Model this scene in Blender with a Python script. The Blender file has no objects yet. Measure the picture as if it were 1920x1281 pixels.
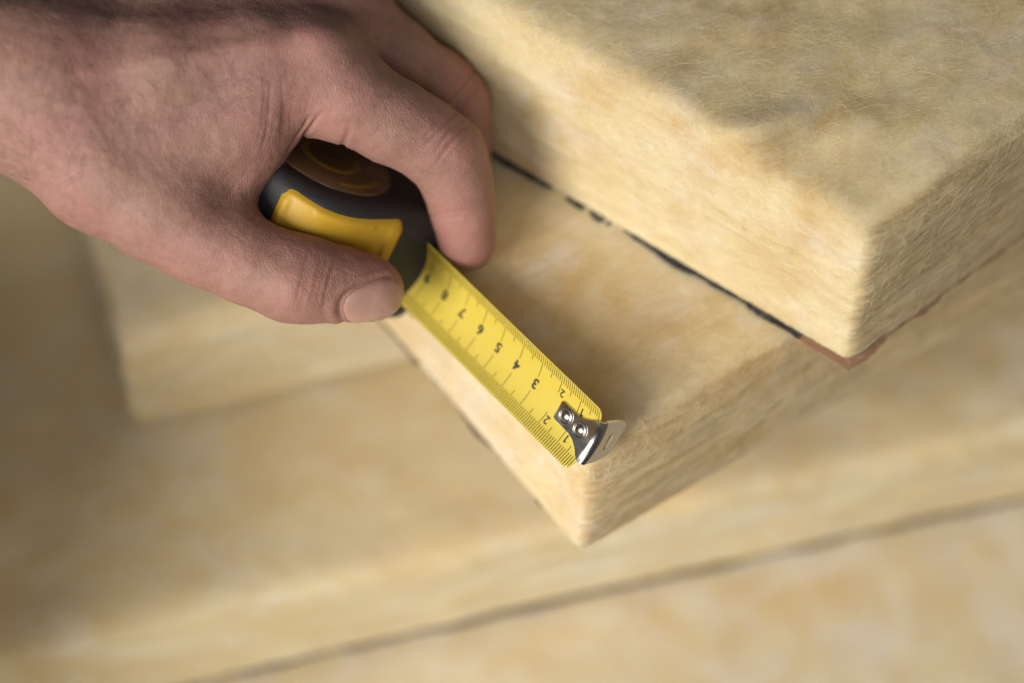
import bpy, bmesh, math, random
import numpy as np
import openvdb
from mathutils import Vector, Matrix, noise
from mathutils.bvhtree import BVHTree

random.seed(7); RNG = np.random.default_rng(7)
scene = bpy.context.scene
COL = scene.collection

# ------------------------------------------------------------------ camera
PITCH = math.radians(58.0)
CAM = np.array([-0.02543304, -0.30819077, 0.55384096])
LENS = 70.0
F = LENS / 36.0 * 1920.0
RT = np.array([1.0, 0, 0]); UP = np.array([0, math.sin(PITCH), math.cos(PITCH)])
FW = np.array([0, math.cos(PITCH), -math.sin(PITCH)])
cam_data = bpy.data.cameras.new('camera'); cam = bpy.data.objects.new('camera', cam_data); COL.objects.link(cam)
cam.location = CAM; cam.rotation_euler = (math.pi / 2 - PITCH, 0, 0)
cam_data.lens = LENS; cam_data.sensor_width = 36.0; cam_data.clip_start = 0.01; cam_data.clip_end = 50
cam_data.dof.use_dof = True; cam_data.dof.focus_distance = 0.626; cam_data.dof.aperture_fstop = 2.6
scene.camera = cam

# ------------------------------------------------------------------ world, lamps, exposure
world = bpy.data.worlds.new('World'); scene.world = world; world.use_nodes = True
bg = world.node_tree.nodes['Background']
bg.inputs[0].default_value = (0.86, 0.93, 1.0, 1); bg.inputs[1].default_value = 0.07

def area_light(name, loc, target, size, power, color, size_y=None, spread=180):
    l = bpy.data.lights.new(name, 'AREA'); l.energy = power; l.color = color
    l.shape = 'RECTANGLE'; l.size = size; l.size_y = size_y or size; l.spread = math.radians(spread)
    o = bpy.data.objects.new(name, l); COL.objects.link(o); o.location = loc
    o.rotation_euler = (Vector(target) - Vector(loc)).to_track_quat('-Z', 'Y').to_euler()
    return o
area_light('window_light', (-0.62, -0.58, 0.43), (0.10, 0.03, -0.03), 0.54, 4.9, (1.0, 0.97, 0.92), 0.48, 110)
area_light('room_light', (0.10, -1.05, 0.75), (0.03, 0.03, -0.05), 0.9, 2.2, (1.0, 0.96, 0.90), 0.7, 120)

scene.view_settings.view_transform = 'Standard'; scene.view_settings.look = 'None'
scene.view_settings.exposure = 0.0; scene.view_settings.gamma = 1.0
scene.render.engine = 'CYCLES'
scene.cycles.use_denoising = True
scene.cycles.max_bounces = 8; scene.cycles.diffuse_bounces = 4

# ------------------------------------------------------------------ helpers
def ray(px, py): return FW + RT * (px - 960) / F - UP * (py - 640.5) / F
def Pz(px, py, z):
    d = ray(px, py); return CAM + d * (z - CAM[2]) / d[2]
def Pd(px, py, d): return CAM + ray(px, py) * d
def norm(v): v = np.asarray(v, float); return v / np.linalg.norm(v)

def link(name, me, mat=None, parent=None, smooth=True):
    o = bpy.data.objects.new(name, me); COL.objects.link(o)
    if mat: me.materials.append(mat)
    if parent is not None: o.parent = parent
    if smooth and len(me.polygons): me.polygons.foreach_set('use_smooth', [True] * len(me.polygons))
    return o
def mesh(name, verts, faces):
    me = bpy.data.meshes.new(name); me.from_pydata([tuple(map(float, v)) for v in verts], [], [tuple(int(i) for i in f) for f in faces]); me.update(); return me
def mesh_np(name, V, Fq):
    V = np.ascontiguousarray(V, np.float32); Fq = np.ascontiguousarray(Fq, np.int32)
    me = bpy.data.meshes.new(name); k = Fq.shape[1]
    me.vertices.add(len(V)); me.vertices.foreach_set('co', V.ravel())
    me.loops.add(Fq.size); me.loops.foreach_set('vertex_index', Fq.ravel())
    me.polygons.add(len(Fq)); me.polygons.foreach_set('loop_start', np.arange(0, Fq.size, k, dtype=np.int32))
    me.update(calc_edges=True); me.validate(); return me
def recalc(me):
    bm = bmesh.new(); bm.from_mesh(me); bmesh.ops.recalc_face_normals(bm, faces=bm.faces); bm.to_mesh(me); bm.free(); me.update()
def tag(o, label=None, cat=None, group=None, kind=None):
    for k, v in (('label', label), ('category', cat), ('group', group), ('kind', kind)):
        if v: o[k] = v
    return o
def empty(name, loc):
    o = bpy.data.objects.new(name, None); COL.objects.link(o); o.location = loc; o.empty_display_size = 0.02; return o
def child_of(o, parent, loc):
    """parent o keeping its world-space vertices"""
    o.parent = parent; o.matrix_parent_inverse = Matrix.Translation(-Vector(loc))
    return o
def iso(arr, origin, h):
    g = openvdb.FloatGrid(1.0); g.copyFromArray(np.ascontiguousarray(arr, np.float32))
    V, Q = g.convertToQuads(isovalue=0.0)
    V = V.astype(np.float64); a, b, c, d = (V[Q[:, i]] for i in range(4))
    vol = np.sum(a * np.cross(b, c)) + np.sum(a * np.cross(c, d))
    if vol < 0: Q = Q[:, ::-1]
    return V * h + origin, Q
def vnormals(V, Q):
    n = np.cross(V[Q[:, 2]] - V[Q[:, 0]], V[Q[:, 3]] - V[Q[:, 1]])
    N = np.zeros_like(V)
    for k in range(4): np.add.at(N, Q[:, k], n)
    return N / (np.linalg.norm(N, axis=1, keepdims=True) + 1e-12)
def smooth_mesh(V, Q, it=2, lam=0.5):
    e = np.concatenate([Q[:, [0, 1]], Q[:, [1, 2]], Q[:, [2, 3]], Q[:, [3, 0]]]); e = np.concatenate([e, e[:, ::-1]])
    cnt = np.bincount(e[:, 0], minlength=len(V))[:, None] + 1e-9
    for _ in range(it):
        S = np.stack([np.bincount(e[:, 0], weights=V[e[:, 1], k], minlength=len(V)) for k in range(3)], 1)
        V = V * (1 - lam) + lam * S / cnt
    return V
def sm(a, b, x):
    t = np.clip((x - a) / (b - a), 0, 1); return t * t * (3 - 2 * t)
def fbm(V, scale, off=0.0):
    o = Vector((off, off * 1.7, -off))
    return np.array([noise.noise(Vector(v) * scale + o) for v in V])
class Value3:
    """fast tri-linear value noise for large vertex arrays"""
    def __init__(s, seed): s.t = np.random.default_rng(seed).random((64, 64, 64)) * 2 - 1
    def __call__(s, P):
        i = np.floor(P).astype(int); f = P - i; f = f * f * (3 - 2 * f); r = 0
        for a in (0, 1):
            for b in (0, 1):
                for c in (0, 1):
                    w = (f[:, 0] if a else 1 - f[:, 0]) * (f[:, 1] if b else 1 - f[:, 1]) * (f[:, 2] if c else 1 - f[:, 2])
                    r = r + w * s.t[(i[:, 0] + a) % 64, (i[:, 1] + b) % 64, (i[:, 2] + c) % 64]
        return r
VN = [Value3(k) for k in range(6)]

# ------------------------------------------------------------------ materials
def new_mat(name):
    m = bpy.data.materials.new(name); m.use_nodes = True
    return m, m.node_tree.nodes, m.node_tree.links, m.node_tree.nodes['Principled BSDF']
def simple(name, col, rough=0.5, metal=0.0, bump=0.0, bscale=800, coat=0.0, var=0.0):
    m, N, L, p = new_mat(name)
    p.inputs['Base Color'].default_value = (*col, 1); p.inputs['Roughness'].default_value = rough; p.inputs['Metallic'].default_value = metal
    p.inputs['Coat Weight'].default_value = coat
    tc = N.new('ShaderNodeTexCoord')
    nz = N.new('ShaderNodeTexNoise'); nz.inputs['Scale'].default_value = bscale; nz.inputs['Detail'].default_value = 4
    L.new(tc.outputs['Object'], nz.inputs['Vector'])
    if bump:
        b = N.new('ShaderNodeBump'); b.inputs['Strength'].default_value = bump; b.inputs['Distance'].default_value = 0.0004
        L.new(nz.outputs['Fac'], b.inputs['Height']); L.new(b.outputs['Normal'], p.inputs['Normal'])
    if var:
        n2 = N.new('ShaderNodeTexNoise'); n2.inputs['Scale'].default_value = bscale * 0.12; n2.inputs['Detail'].default_value = 5
        L.new(tc.outputs['Object'], n2.inputs['Vector'])
        mx = N.new('ShaderNodeMix'); mx.data_type = 'RGBA'
        mx.inputs[6].default_value = (*[c * (1 - var) for c in col], 1); mx.inputs[7].default_value = (*[min(1, c * (1 + var)) for c in col], 1)
        L.new(n2.outputs['Fac'], mx.inputs[0]); L.new(mx.outputs[2], p.inputs['Base Color'])
        mr = N.new('ShaderNodeMapRange'); mr.inputs[3].default_value = max(0.02, rough - 0.12); mr.inputs[4].default_value = min(1, rough + 0.15)
        L.new(n2.outputs['Fac'], mr.inputs[0]); L.new(mr.outputs[0], p.inputs['Roughness'])
    return m

def wool(name, az, base, tan, pale, seed=0.0, streak=0.5, blot=1.0, even=0.4):
    """fibrous glass wool: blotches, strata along the batt, fine fibre relief"""
    m, N, L, p = new_mat(name)
    p.inputs['Roughness'].default_value = 1.0
    p.inputs['Specular IOR Level'].default_value = 0.12
    p.inputs['Sheen Weight'].default_value = 0.0
    p.inputs['Subsurface Weight'].default_value = 0.6
    p.inputs['Subsurface Radius'].default_value = (1.0, 0.75, 0.4); p.inputs['Subsurface Scale'].default_value = 0.006
    tc = N.new('ShaderNodeTexCoord')
    rot = N.new('ShaderNodeMapping'); rot.inputs['Rotation'].default_value = (0, 0, -az); rot.inputs['Location'].default_value = (seed, seed * 2, seed * 3)
    L.new(tc.outputs['Object'], rot.inputs['Vector'])
    def nz(sx, sy, sz, det=4, dist=0.0, rough=0.55):
        sx = sx ** (1 - even) * sy ** even
        mp = N.new('ShaderNodeMapping'); mp.inputs['Scale'].default_value = (sx, sy, sz)
        L.new(rot.outputs['Vector'], mp.inputs['Vector'])
        t = N.new('ShaderNodeTexNoise'); t.inputs['Scale'].default_value = 1.0; t.inputs['Detail'].default_value = det
        t.inputs['Roughness'].default_value = rough; t.inputs['Distortion'].default_value = dist
        L.new(mp.outputs['Vector'], t.inputs['Vector']); return t.outputs['Fac']
    def ramp(f, a, b):
        r = N.new('ShaderNodeMapRange'); r.inputs[1].default_value = a; r.inputs[2].default_value = b; L.new(f, r.inputs[0]); return r.outputs[0]
    def mix(f, a, b):
        mx = N.new('ShaderNodeMix'); mx.data_type = 'RGBA'; L.new(f, mx.inputs[0])
        for i, c in ((6, a), (7, b)):
            if isinstance(c, tuple): mx.inputs[i].default_value = (*c, 1)
            else: L.new(c, mx.inputs[i])
        return mx.outputs[2]
    pink = tuple(0.5 * a + 0.5 * b for a, b in zip(pale, (0.70, 0.60, 0.52)))
    mid = tuple(0.5 * a + 0.5 * b for a, b in zip(base, tan))
    def ramp2(f, a, b, hi):
        r = N.new('ShaderNodeMapRange'); r.inputs[1].default_value = a; r.inputs[2].default_value = b; r.inputs[4].default_value = hi; L.new(f, r.inputs[0]); return r.outputs[0]
    c = mix(ramp2(nz(24, 36, 40, 4, 0.5), 0.43, 0.68, min(1.0, 0.8 * blot)), base, tan)
    c = mix(ramp2(nz(15, 30, 60, 3, 0.6), 0.46, 0.74, 0.8), c, pale)
    c = mix(ramp2(nz(31, 50, 60, 3, 0.4), 0.50, 0.70, min(1.0, 0.8 * blot)), c, pink)
    c = mix(ramp2(nz(13, 58, 120, 4, 1.3), 0.45, 0.75, streak), c, tan)
    c = mix(ramp2(nz(30, 170, 330, 5, 1.6, 0.65), 0.50, 0.80, streak * 0.75), c, tuple(x * 0.84 for x in tan))
    c = mix(ramp2(nz(22, 80, 190, 4, 1.4), 0.50, 0.76, streak), c, pale)
    c = mix(ramp2(nz(300, 1500, 1700, 5, 0.8, 0.75), 0.5, 0.95, 1.0), c, tuple(min(1, x * 1.08) for x in pale))
    def attr(nm):
        a = N.new('ShaderNodeAttribute'); a.attribute_name = nm; return a.outputs['Fac']
    def mul(a, b):
        mm = N.new('ShaderNodeMath'); mm.operation = 'MULTIPLY'; L.new(a, mm.inputs[0]); L.new(b, mm.inputs[1]); return mm.outputs[0]
    ec = attr('endcut')
    c = mix(mul(ec, ramp2(nz(9, 30, 260, 5, 0.5, 0.65), 0.25, 0.62, 0.85)), c, tuple(x * 0.86 for x in tan))
    c = mix(mul(ec, ramp2(nz(16, 50, 520, 5, 0.6, 0.7), 0.48, 0.68, 0.8)), c, tuple(x * 0.60 for x in tan))
    c = mix(mul(ec, ramp2(nz(24, 90, 640, 5, 0.7, 0.7), 0.54, 0.72, 0.7)), c, pale)
    c = mix(mul(attr('stain'), ramp2(nz(70, 130, 160, 4, 0.8, 0.6), 0.25, 0.6, 1.0)), c, (0.56, 0.345, 0.125))
    L.new(c, p.inputs['Base Color'])
    def add(a, b, k):
        mm = N.new('ShaderNodeMath'); mm.operation = 'MULTIPLY_ADD'; L.new(b, mm.inputs[0]); mm.inputs[1].default_value = k; L.new(a, mm.inputs[2]); return mm.outputs[0]
    h = add(nz(90, 330, 560, 5, 1.2, 0.6), nz(700, 2600, 3000, 4, 1.0, 0.75), 0.5)
    b = N.new('ShaderNodeBump'); b.inputs['Strength'].default_value = 0.5; b.inputs['Distance'].default_value = 0.0011
    L.new(h, b.inputs['Height']); L.new(b.outputs['Normal'], p.inputs['Normal'])
    return m

BASE = (0.73, 0.59, 0.33); TAN = (0.62, 0.435, 0.205); PALE = (0.80, 0.72, 0.52)
fibre_m, N_, L_, p_ = new_mat('glass_fibre')
p_.inputs['Base Color'].default_value = (0.78, 0.66, 0.42, 1); p_.inputs['Roughness'].default_value = 0.6
p_.inputs['Transmission Weight'].default_value = 0.0; p_.inputs['Specular IOR Level'].default_value = 0.4

black_felt = simple('black_facing_felt', (0.035, 0.036, 0.038), 0.95, bump=1.0, bscale=900, var=0.7)
facing_shade_brown = simple('brown_facing_and_seam_shade', (0.17, 0.12, 0.075), 0.9, bump=0.4, bscale=900, var=0.3)  # middle batt's facing; also the painted shade in the wide batt's seam
kraft = simple('kraft_paper', (0.33, 0.18, 0.105), 0.8, bump=0.4, bscale=1500, var=0.2)

# ------------------------------------------------------------------ tape measure frame (needed for dents in the wool)
H = Pz(1110, 825, 0.008)
MO = Pd(783, 505, 0.668)
B = norm(H - MO); S0 = norm(np.cross([0, 0, 1.0], B)); N0 = np.cross(B, S0)
ROLL = math.radians(52)
S = math.cos(ROLL) * S0 + math.sin(ROLL) * N0; NN = np.cross(B, S)
BLADE_LEN = np.linalg.norm(H - MO); CM = BLADE_LEN / 9.55
def K(x, y, z): return MO + B * x + S * y + NN * z          # case frame: x towards the hook, y across, z away from the blade
RC = 0.0215
def blade_pt(t, w, h=0.0):
    """t = distance from the hook end, w = arc length across, h = height over the printed face"""
    a = w / RC; r = RC - h
    bow = 0.0016 * math.sin(math.pi * min(max(t / BLADE_LEN, 0), 1))
    return H - B * t + S * (r * math.sin(a)) + NN * (RC - r * math.cos(a) - bow * 0.0)

# ------------------------------------------------------------------ insulation batts
def batt(name, quad, z0, z1, h, mat, rnd=0.012, slope=0.10, amp=(0.0016, 0.0008, 0.0003), seed=0, shape=None, edge=0.003, rb=0.003, cut=None, stains=None):
    """quad: 4 xy corners ccw at the bottom; side walls lean inwards a little and every edge is soft"""
    q = np.array(quad, float); lo = q.min(0) - 0.012; hi = q.max(0) + 0.012
    X, Y, Z = np.meshgrid(np.arange(lo[0], hi[0], h), np.arange(lo[1], hi[1], h), np.arange(z0 - 0.008, z1 + 0.012, h), indexing='ij')
    d = np.full(X.shape[:2], -1e9)
    for i in range(4):
        a, b = q[i], q[(i + 1) % 4]; e = (b - a) / np.linalg.norm(b - a); nrm = np.array([e[1], -e[0]])
        dd = (X[:, :, 0] - a[0]) * nrm[0] + (Y[:, :, 0] - a[1]) * nrm[1]
        k = 0.004
        m = np.maximum(d, dd); hh = np.clip(k - np.abs(d - dd), 0, None) / k
        d = np.where(d < -1e8, dd, m + hh * hh * k * 0.25)
    d2 = d[:, :, None] + slope * (Z - z0)
    dz_t = Z - z1; dz_b = z0 - Z
    def rmax(a, b, r):
        u = np.maximum(r + a, 0); v = np.maximum(r + b, 0)
        return np.minimum(-r, np.maximum(a, b)) + np.sqrt(u * u + v * v)
    sd = rmax(d2, dz_t, rnd); sd = rmax(sd, dz_b, rb)
    V, Q = iso(sd, np.array([lo[0], lo[1], z0 - 0.008]), h)
    V = smooth_mesh(V, Q, 2)
    N = vnormals(V, Q)
    s = seed * 7.3
    ax = norm(np.append(q[1] - q[0], 0)); ay = np.array([-ax[1], ax[0], 0])
    L3 = np.stack([V @ ax, V @ ay, V[:, 2]], 1)
    side = 1 - np.abs(N[:, 2])
    dsp = amp[0] * VN[0](L3 * [18, 22, 20] + s) + amp[1] * VN[1](L3 * [50, 80, 120] + s) + amp[2] * VN[2](L3 * [170, 300, 420] + s)
    dsp += side * edge * 0.35 * VN[3](L3 * [30, 30, 330] + s)
    dsp *= sm(z0, z0 + 0.012, V[:, 2]) * 0.8 + 0.2
    V = V + N * dsp[:, None]
    if shape is not None: V = shape(V)
    V = smooth_mesh(V, Q, 1, 0.3)
    base = np.append(q.mean(0), z0)
    me = mesh_np(name, V - base, Q)
    o = link(name, me, mat); o.location = base
    Nf = vnormals(V, Q)
    if cut is not None:
        at = me.attributes.new('endcut', 'FLOAT', 'POINT'); at.data.foreach_set('value', sm(0.45, 0.85, Nf @ np.append(cut, 0)).astype(np.float32))
    if stains:
        v = V - CAM; d = v @ FW; X_ = 960 + F * (v @ RT) / d; Y_ = 640.5 - F * (v @ UP) / d; f = np.zeros(len(V))
        for (a, b_, rx, ry, th, k_) in stains:
            u = (X_ - a) * math.cos(th) + (Y_ - b_) * math.sin(th); w = -(X_ - a) * math.sin(th) + (Y_ - b_) * math.cos(th)
            f = np.maximum(f, k_ * np.exp(-(u / rx) ** 2 - (w / ry) ** 2))
        at = me.attributes.new('stain', 'FLOAT', 'POINT'); at.data.foreach_set('value', (f * (Nf[:, 2] > -0.2)).astype(np.float32))
    return o, V, vnormals(V, Q), Q

def fibres(parent, V, N, count, keep, name='loose_fibres', lmin=0.0025, lmax=0.009, lift=0.00035, wid=0.000016, bias=None, mat=None, seed=1):
    """thin curved glass fibres lying on the wool"""
    rng = np.random.default_rng(seed)
    idx = np.nonzero(keep)[0]; idx = rng.choice(idx, count)
    p0 = V[idx] + rng.normal(0, 0.0006, (count, 3)); n = N[idx]
    rnd = rng.normal(0, 1, (count, 3))
    if bias is not None: rnd = rnd * 0.55 + np.array(bias) * rng.choice([-1, 1], (count, 1))
    t = rnd - n * np.sum(rnd * n, 1, keepdims=True); t /= np.linalg.norm(t, axis=1, keepdims=True) + 1e-9
    sd = np.cross(n, t)
    ln = rng.uniform(lmin, lmax, count) ; cv = rng.normal(0, 0.35, count); lf = np.abs(rng.normal(0, lift, count)) ; up2 = rng.normal(0, 1, count) * lift * 0.8
    segs = 4; pts = []
    for k in range(segs + 1):
        u = k / segs
        pts.append(p0 + t * (ln * u)[:, None] + sd * (ln * cv * u * u)[:, None] + n * (lf * (1 - (2 * u - 1) ** 2) + up2 * u * u + 0.0002)[:, None])
    pts = np.stack(pts, 1)
    view = norm(CAM - V[idx].mean(0)); ang = rng.uniform(0, math.pi, count)
    wv = sd * np.cos(ang)[:, None] + n * np.sin(ang)[:, None]
    w = rng.uniform(0.6, 1.5, count) * wid
    A = pts + wv[:, None, :] * w[:, None, None]; Bv = pts - wv[:, None, :] * w[:, None, None]
    W = np.stack([A, Bv], 2).reshape(-1, 3)
    b0 = (np.arange(count) * (segs + 1) * 2)[:, None] + np.arange(segs)[None] * 2
    Fq = np.stack([b0, b0 + 1, b0 + 3, b0 + 2], -1).reshape(-1, 4)
    me = mesh_np(name, W - np.array(parent.location), Fq)
    o = link(name, me, mat or fibre_m, parent); o['kind'] = 'stuff'
    return o

def outn(d):
    n = np.array([d[1], -d[0]]); return n if n[1] < 0 else -n
def quad_from(c, dl, dr, ll, lr):
    c = np.array(c); dl = norm(dl); dr = norm(dr)
    return [c, c + dr * lr, c + dr * lr + dl * ll, c + dl * ll]

ZM = -0.050; Z2 = -0.108; Z1 = -0.171; Z0 = -0.230
# top batt
Tc = Pz(1590, 690, 0)[:2]; Tl = Pz(950, 310, 0)[:2]; Tr = Pz(1920, 450, 0)[:2]
T_dl = norm(Tl - Tc); T_dr = norm(Tr - Tc)
Mc = Pz(1087, 1043, ZM)[:2]; Ml = Pz(805, 716, ZM)[:2]; Mr = Pz(1780, 640, ZM)[:2]
M_dl = norm(Ml - Mc); M_dr = norm(Mr - Mc)
ang = lambda v: math.atan2(v[1], v[0])

ZT = 0.066
def shape_top(V):
    V = V.copy()
    top = sm(0.03, 0.06, V[:, 2])
    # sag and the torn crease near the front corner
    c = Pz(1440, 330, ZT); d = V - c
    u = d[:, 0] * 0.93 + d[:, 1] * 0.37; v = -d[:, 0] * 0.37 + d[:, 1] * 0.93
    V[:, 2] -= top * 0.0035 * np.exp(-(u / 0.024) ** 2 - (v / 0.011) ** 2)
    V[:, 2] += top * 0.0040 * np.exp(-((u - 0.004) / 0.028) ** 2 - ((v - 0.016) / 0.008) ** 2)
    V[:, 2] += top * 0.0035 * np.exp(-((u + 0.01) / 0.03) ** 2 - ((v + 0.022) / 0.011) ** 2)
    # a softer fold running back from it
    c2 = Pz(1540, 230, ZT); d = V - c2; u = d[:, 0] * 0.75 + d[:, 1] * 0.66; v = -d[:, 0] * 0.66 + d[:, 1] * 0.75
    V[:, 2] -= top * 0.0030 * np.exp(-(u / 0.03) ** 2 - (v / 0.006) ** 2)
    # corner sinks
    d = np.linalg.norm(V[:, :2] - Tc, axis=1)
    V[:, 2] -= top * 0.010 * np.exp(-(d / 0.035) ** 2)
    return V

def case_push(V, mar=0.0012):
    """wool gives way under blade, hook and case"""
    V = V.copy(); d = V - MO; x = d @ B; y = d @ S; z = d @ NN
    # case
    inside = sm(-0.085, -0.075, x) * (1 - sm(0.004, 0.016, x)) * sm(-0.036, -0.024, y) * (1 - sm(0.024, 0.036, y))
    lim = -0.0062
    over = np.clip(z - lim, 0, None) * inside
    V -= NN[None] * over[:, None]
    d = V - MO; x = d @ B; y = d @ S; z = d @ NN
    t = BLADE_LEN - x
    inb = sm(-0.012, -0.003, t) * (1 - sm(BLADE_LEN + 0.0, BLADE_LEN + 0.02, t)) * sm(-0.021, -0.013, y) * (1 - sm(0.013, 0.021, y))
    lim = RC - np.sqrt(np.clip(RC ** 2 - np.clip(y, -0.013, 0.013) ** 2, 0, None)) - 0.0010
    over = np.clip(z - lim, 0, None) * inb
    V -= NN[None] * over[:, None]
    # hook
    d = V - H; x = d @ B; y = d @ S; z = d @ NN
    inh = sm(-0.006, 0.0, x) * (1 - sm(0.010, 0.026, x)) * sm(-0.020, -0.010, y) * (1 - sm(0.012, 0.022, y))
    over = np.clip(z + 0.0100, 0, None) * inh
    V -= NN[None] * over[:, None]
    return V

def shape_mid(V):
    V = V.copy()
    d = np.linalg.norm(V[:, :2] - Mc, axis=1)
    top = sm(-0.045, -0.005, V[:, 2])
    V[:, 2] -= top * 0.009 * np.exp(-(d / 0.022) ** 2)
    # compressed below the top batt
    return case_push(V)

TOPM = wool('glass_wool_top', ang(T_dr), (0.71, 0.58, 0.33), (0.60, 0.43, 0.21), (0.78, 0.69, 0.47), 0.31)
MIDM = wool('glass_wool_middle', ang(M_dr), (0.75, 0.61, 0.345), (0.67, 0.47, 0.225), (0.82, 0.73, 0.54), 1.7, 0.6, 1.15, 0.35)
LOWM = wool('glass_wool_low', math.radians(16), (0.74, 0.61, 0.36), (0.66, 0.46, 0.205), (0.83, 0.77, 0.61), 3.1, 0.2, 0.55, 0.7)
BOTM = wool('glass_wool_base', math.radians(16), (0.74, 0.62, 0.39), (0.66, 0.465, 0.215), (0.83, 0.78, 0.67), 5.3, 0.15, 0.8, 0.75)

tq = quad_from(Tc, T_dl, T_dr, 0.30, 0.24)
top_b, TV, TN, TQ = batt('insulation_batt', tq, 0.0005, ZT, 0.0016, TOPM, 0.007, 0.13, seed=1, shape=shape_top, cut=outn(T_dr), stains=[(1545, 235, 90, 16, -0.6, .9), (1410, 300, 90, 34, 0.05, .75), (1510, 410, 26, 70, 0.15, .7), (1250, 235, 70, 22, 0.3, .45), (1300, 85, 60, 26, -0.5, .5), (1120, 180, 70, 26, 0.5, .4), (1620, 330, 40, 20, 0, .45), (1420, 470, 60, 40, .5, .3), (1050, 300, 50, 60, .3, .3), (1330, 560, 70, 26, .6, .3)])
tag(top_b, 'topmost insulation batt with kraft paper facing and black edge, creased top', 'insulation batt', 'stacked insulation batts')
mq = quad_from(Mc, M_dl, M_dr, 0.30, 0.28)
mid_b, MV, MN, MQ = batt('insulation_batt', mq, ZM, 0.0, 0.0016, MIDM, 0.008, 0.16, seed=2, shape=shape_mid, cut=outn(M_dr), stains=[(1330, 740, 150, 20, -0.5, .6), (1180, 640, 140, 26, -0.45, .55), (1050, 560, 90, 26, -0.4, .4), (1220, 830, 50, 30, -.5, .4), (1010, 800, 30, 60, .6, .25)])
tag(mid_b, 'insulation batt with the steel tape hook on its overhanging corner', 'insulation batt', 'stacked insulation batts')
c2 = Pz(252, 822, Z2)[:2]; d2r = norm(Pz(755, 698, Z2)[:2] - c2); d2l = norm(Pz(112, 430, ZM)[:2] - Pz(170, 632, ZM)[:2])
lq = quad_from(c2, d2l, d2r, 0.26, 0.34)
low_b, LV, LN, LQ = batt('insulation_batt', lq, Z2, ZM - 0.001, 0.0028, LOWM, 0.008, 0.10, seed=3, rb=0.009)
tag(low_b, 'insulation batt whose blunt corner shows beneath the thumb', 'insulation batt', 'stacked insulation batts')
f1 = Pz(0, 1222, Z2)[:2]; f1r = Pz(1920, 800, Z2)[:2]; d1 = norm(f1r - f1); n1 = np.array([-d1[1], d1[0]])
off = -0.005
a1 = f1 - d1 * 0.16 + n1 * off
wide_b, WV, WN, WQ = batt('insulation_batt', [a1, a1 + d1 * 0.72, a1 + d1 * 0.72 + n1 * 0.36, a1 + n1 * 0.36], Z1, Z2 - 0.001, 0.0036, LOWM, 0.007, 0.05, seed=4, rb=0.012, amp=(0.0014, 0.0006, 0.0003))
tag(wide_b, 'wide insulation batt spanning the stack, long front edge running across', 'insulation batt', 'stacked insulation batts')
a0 = a1 - n1 * 0.16
base_b, BV, BN, BQ = batt('insulation_batt', [a0, a0 + d1 * 0.72, a0 + d1 * 0.72 + n1 * 0.52, a0 + n1 * 0.52], Z0, Z1 - 0.0035, 0.0045, BOTM, 0.012, 0.08, seed=5, amp=(0.0009, 0.0005, 0.0003))
tag(base_b, 'lowest insulation batt, pale mottled top jutting out under the wide one', 'insulation batt', 'stacked insulation batts')
shade_q = np.array([[-0.50, -0.17], [-0.218, -0.17 + 0.066], [-0.218 - 0.022, -0.17 + 0.066 + 0.150], [-0.535, -0.02]])  # out-of-view batt, added to cast shade over the left of the stack
shade_batt, _, _, _ = batt('insulation_batt', shade_q, Z2, 0.055, 0.0045, LOWM, 0.012, 0.05, seed=6)
tag(shade_batt, 'unseen batt added on the end of the wide batt to shade the left side', 'insulation batt', 'stacked insulation batts')
gm = simple('floor_grey', (0.16, 0.14, 0.12), 0.8, bump=0.3, bscale=60, var=0.3)
g = link('floor', mesh('floor', [(-1.2, -1.0, Z0), (1.2, -1.0, Z0), (1.2, 1.2, Z0), (-1.2, 1.2, Z0)], [(0, 1, 2, 3)]), gm); g['kind'] = 'structure'

# loose fibres on the batts that are near the focus
fibres(top_b, TV, TN, 60000, (TN @ norm(CAM - np.array([0.08, 0.1, 0.05])) > 0.0) & (TV[:, 0] < 0.24) & (TV[:, 1] < 0.27) & (TV[:, 2] > 0.004) & ((TN @ np.append(outn(T_dl), 0) < 0.5) | (RNG.random(len(TV)) < 0.35)), bias=np.append(T_dr, 0), seed=11)
fibres(mid_b, MV, MN, 45000, (MN[:, 1] < 0.8) & (MV[:, 1] < 0.16) & (MV[:, 0] > -0.1) & (MV[:, 2] > ZM + 0.004), bias=np.append(M_dr, 0), seed=12)

# frayed edges
def edge_mask(V, N, zlo): return (np.abs(N[:, 2]) > 0.25) & (np.abs(N[:, 2]) < 0.9) & (V[:, 1] < 0.2) & (V[:, 2] > zlo)
fibres(top_b, TV, TN, 7000, edge_mask(TV, TN, 0.02), name='frayed_edge', lmin=0.002, lmax=0.007, lift=0.0012, wid=0.000016, seed=13)
fibres(mid_b, MV, MN, 6000, edge_mask(MV, MN, -0.03), name='frayed_edge', lmin=0.002, lmax=0.007, lift=0.0012, wid=0.000016, seed=14)
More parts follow.
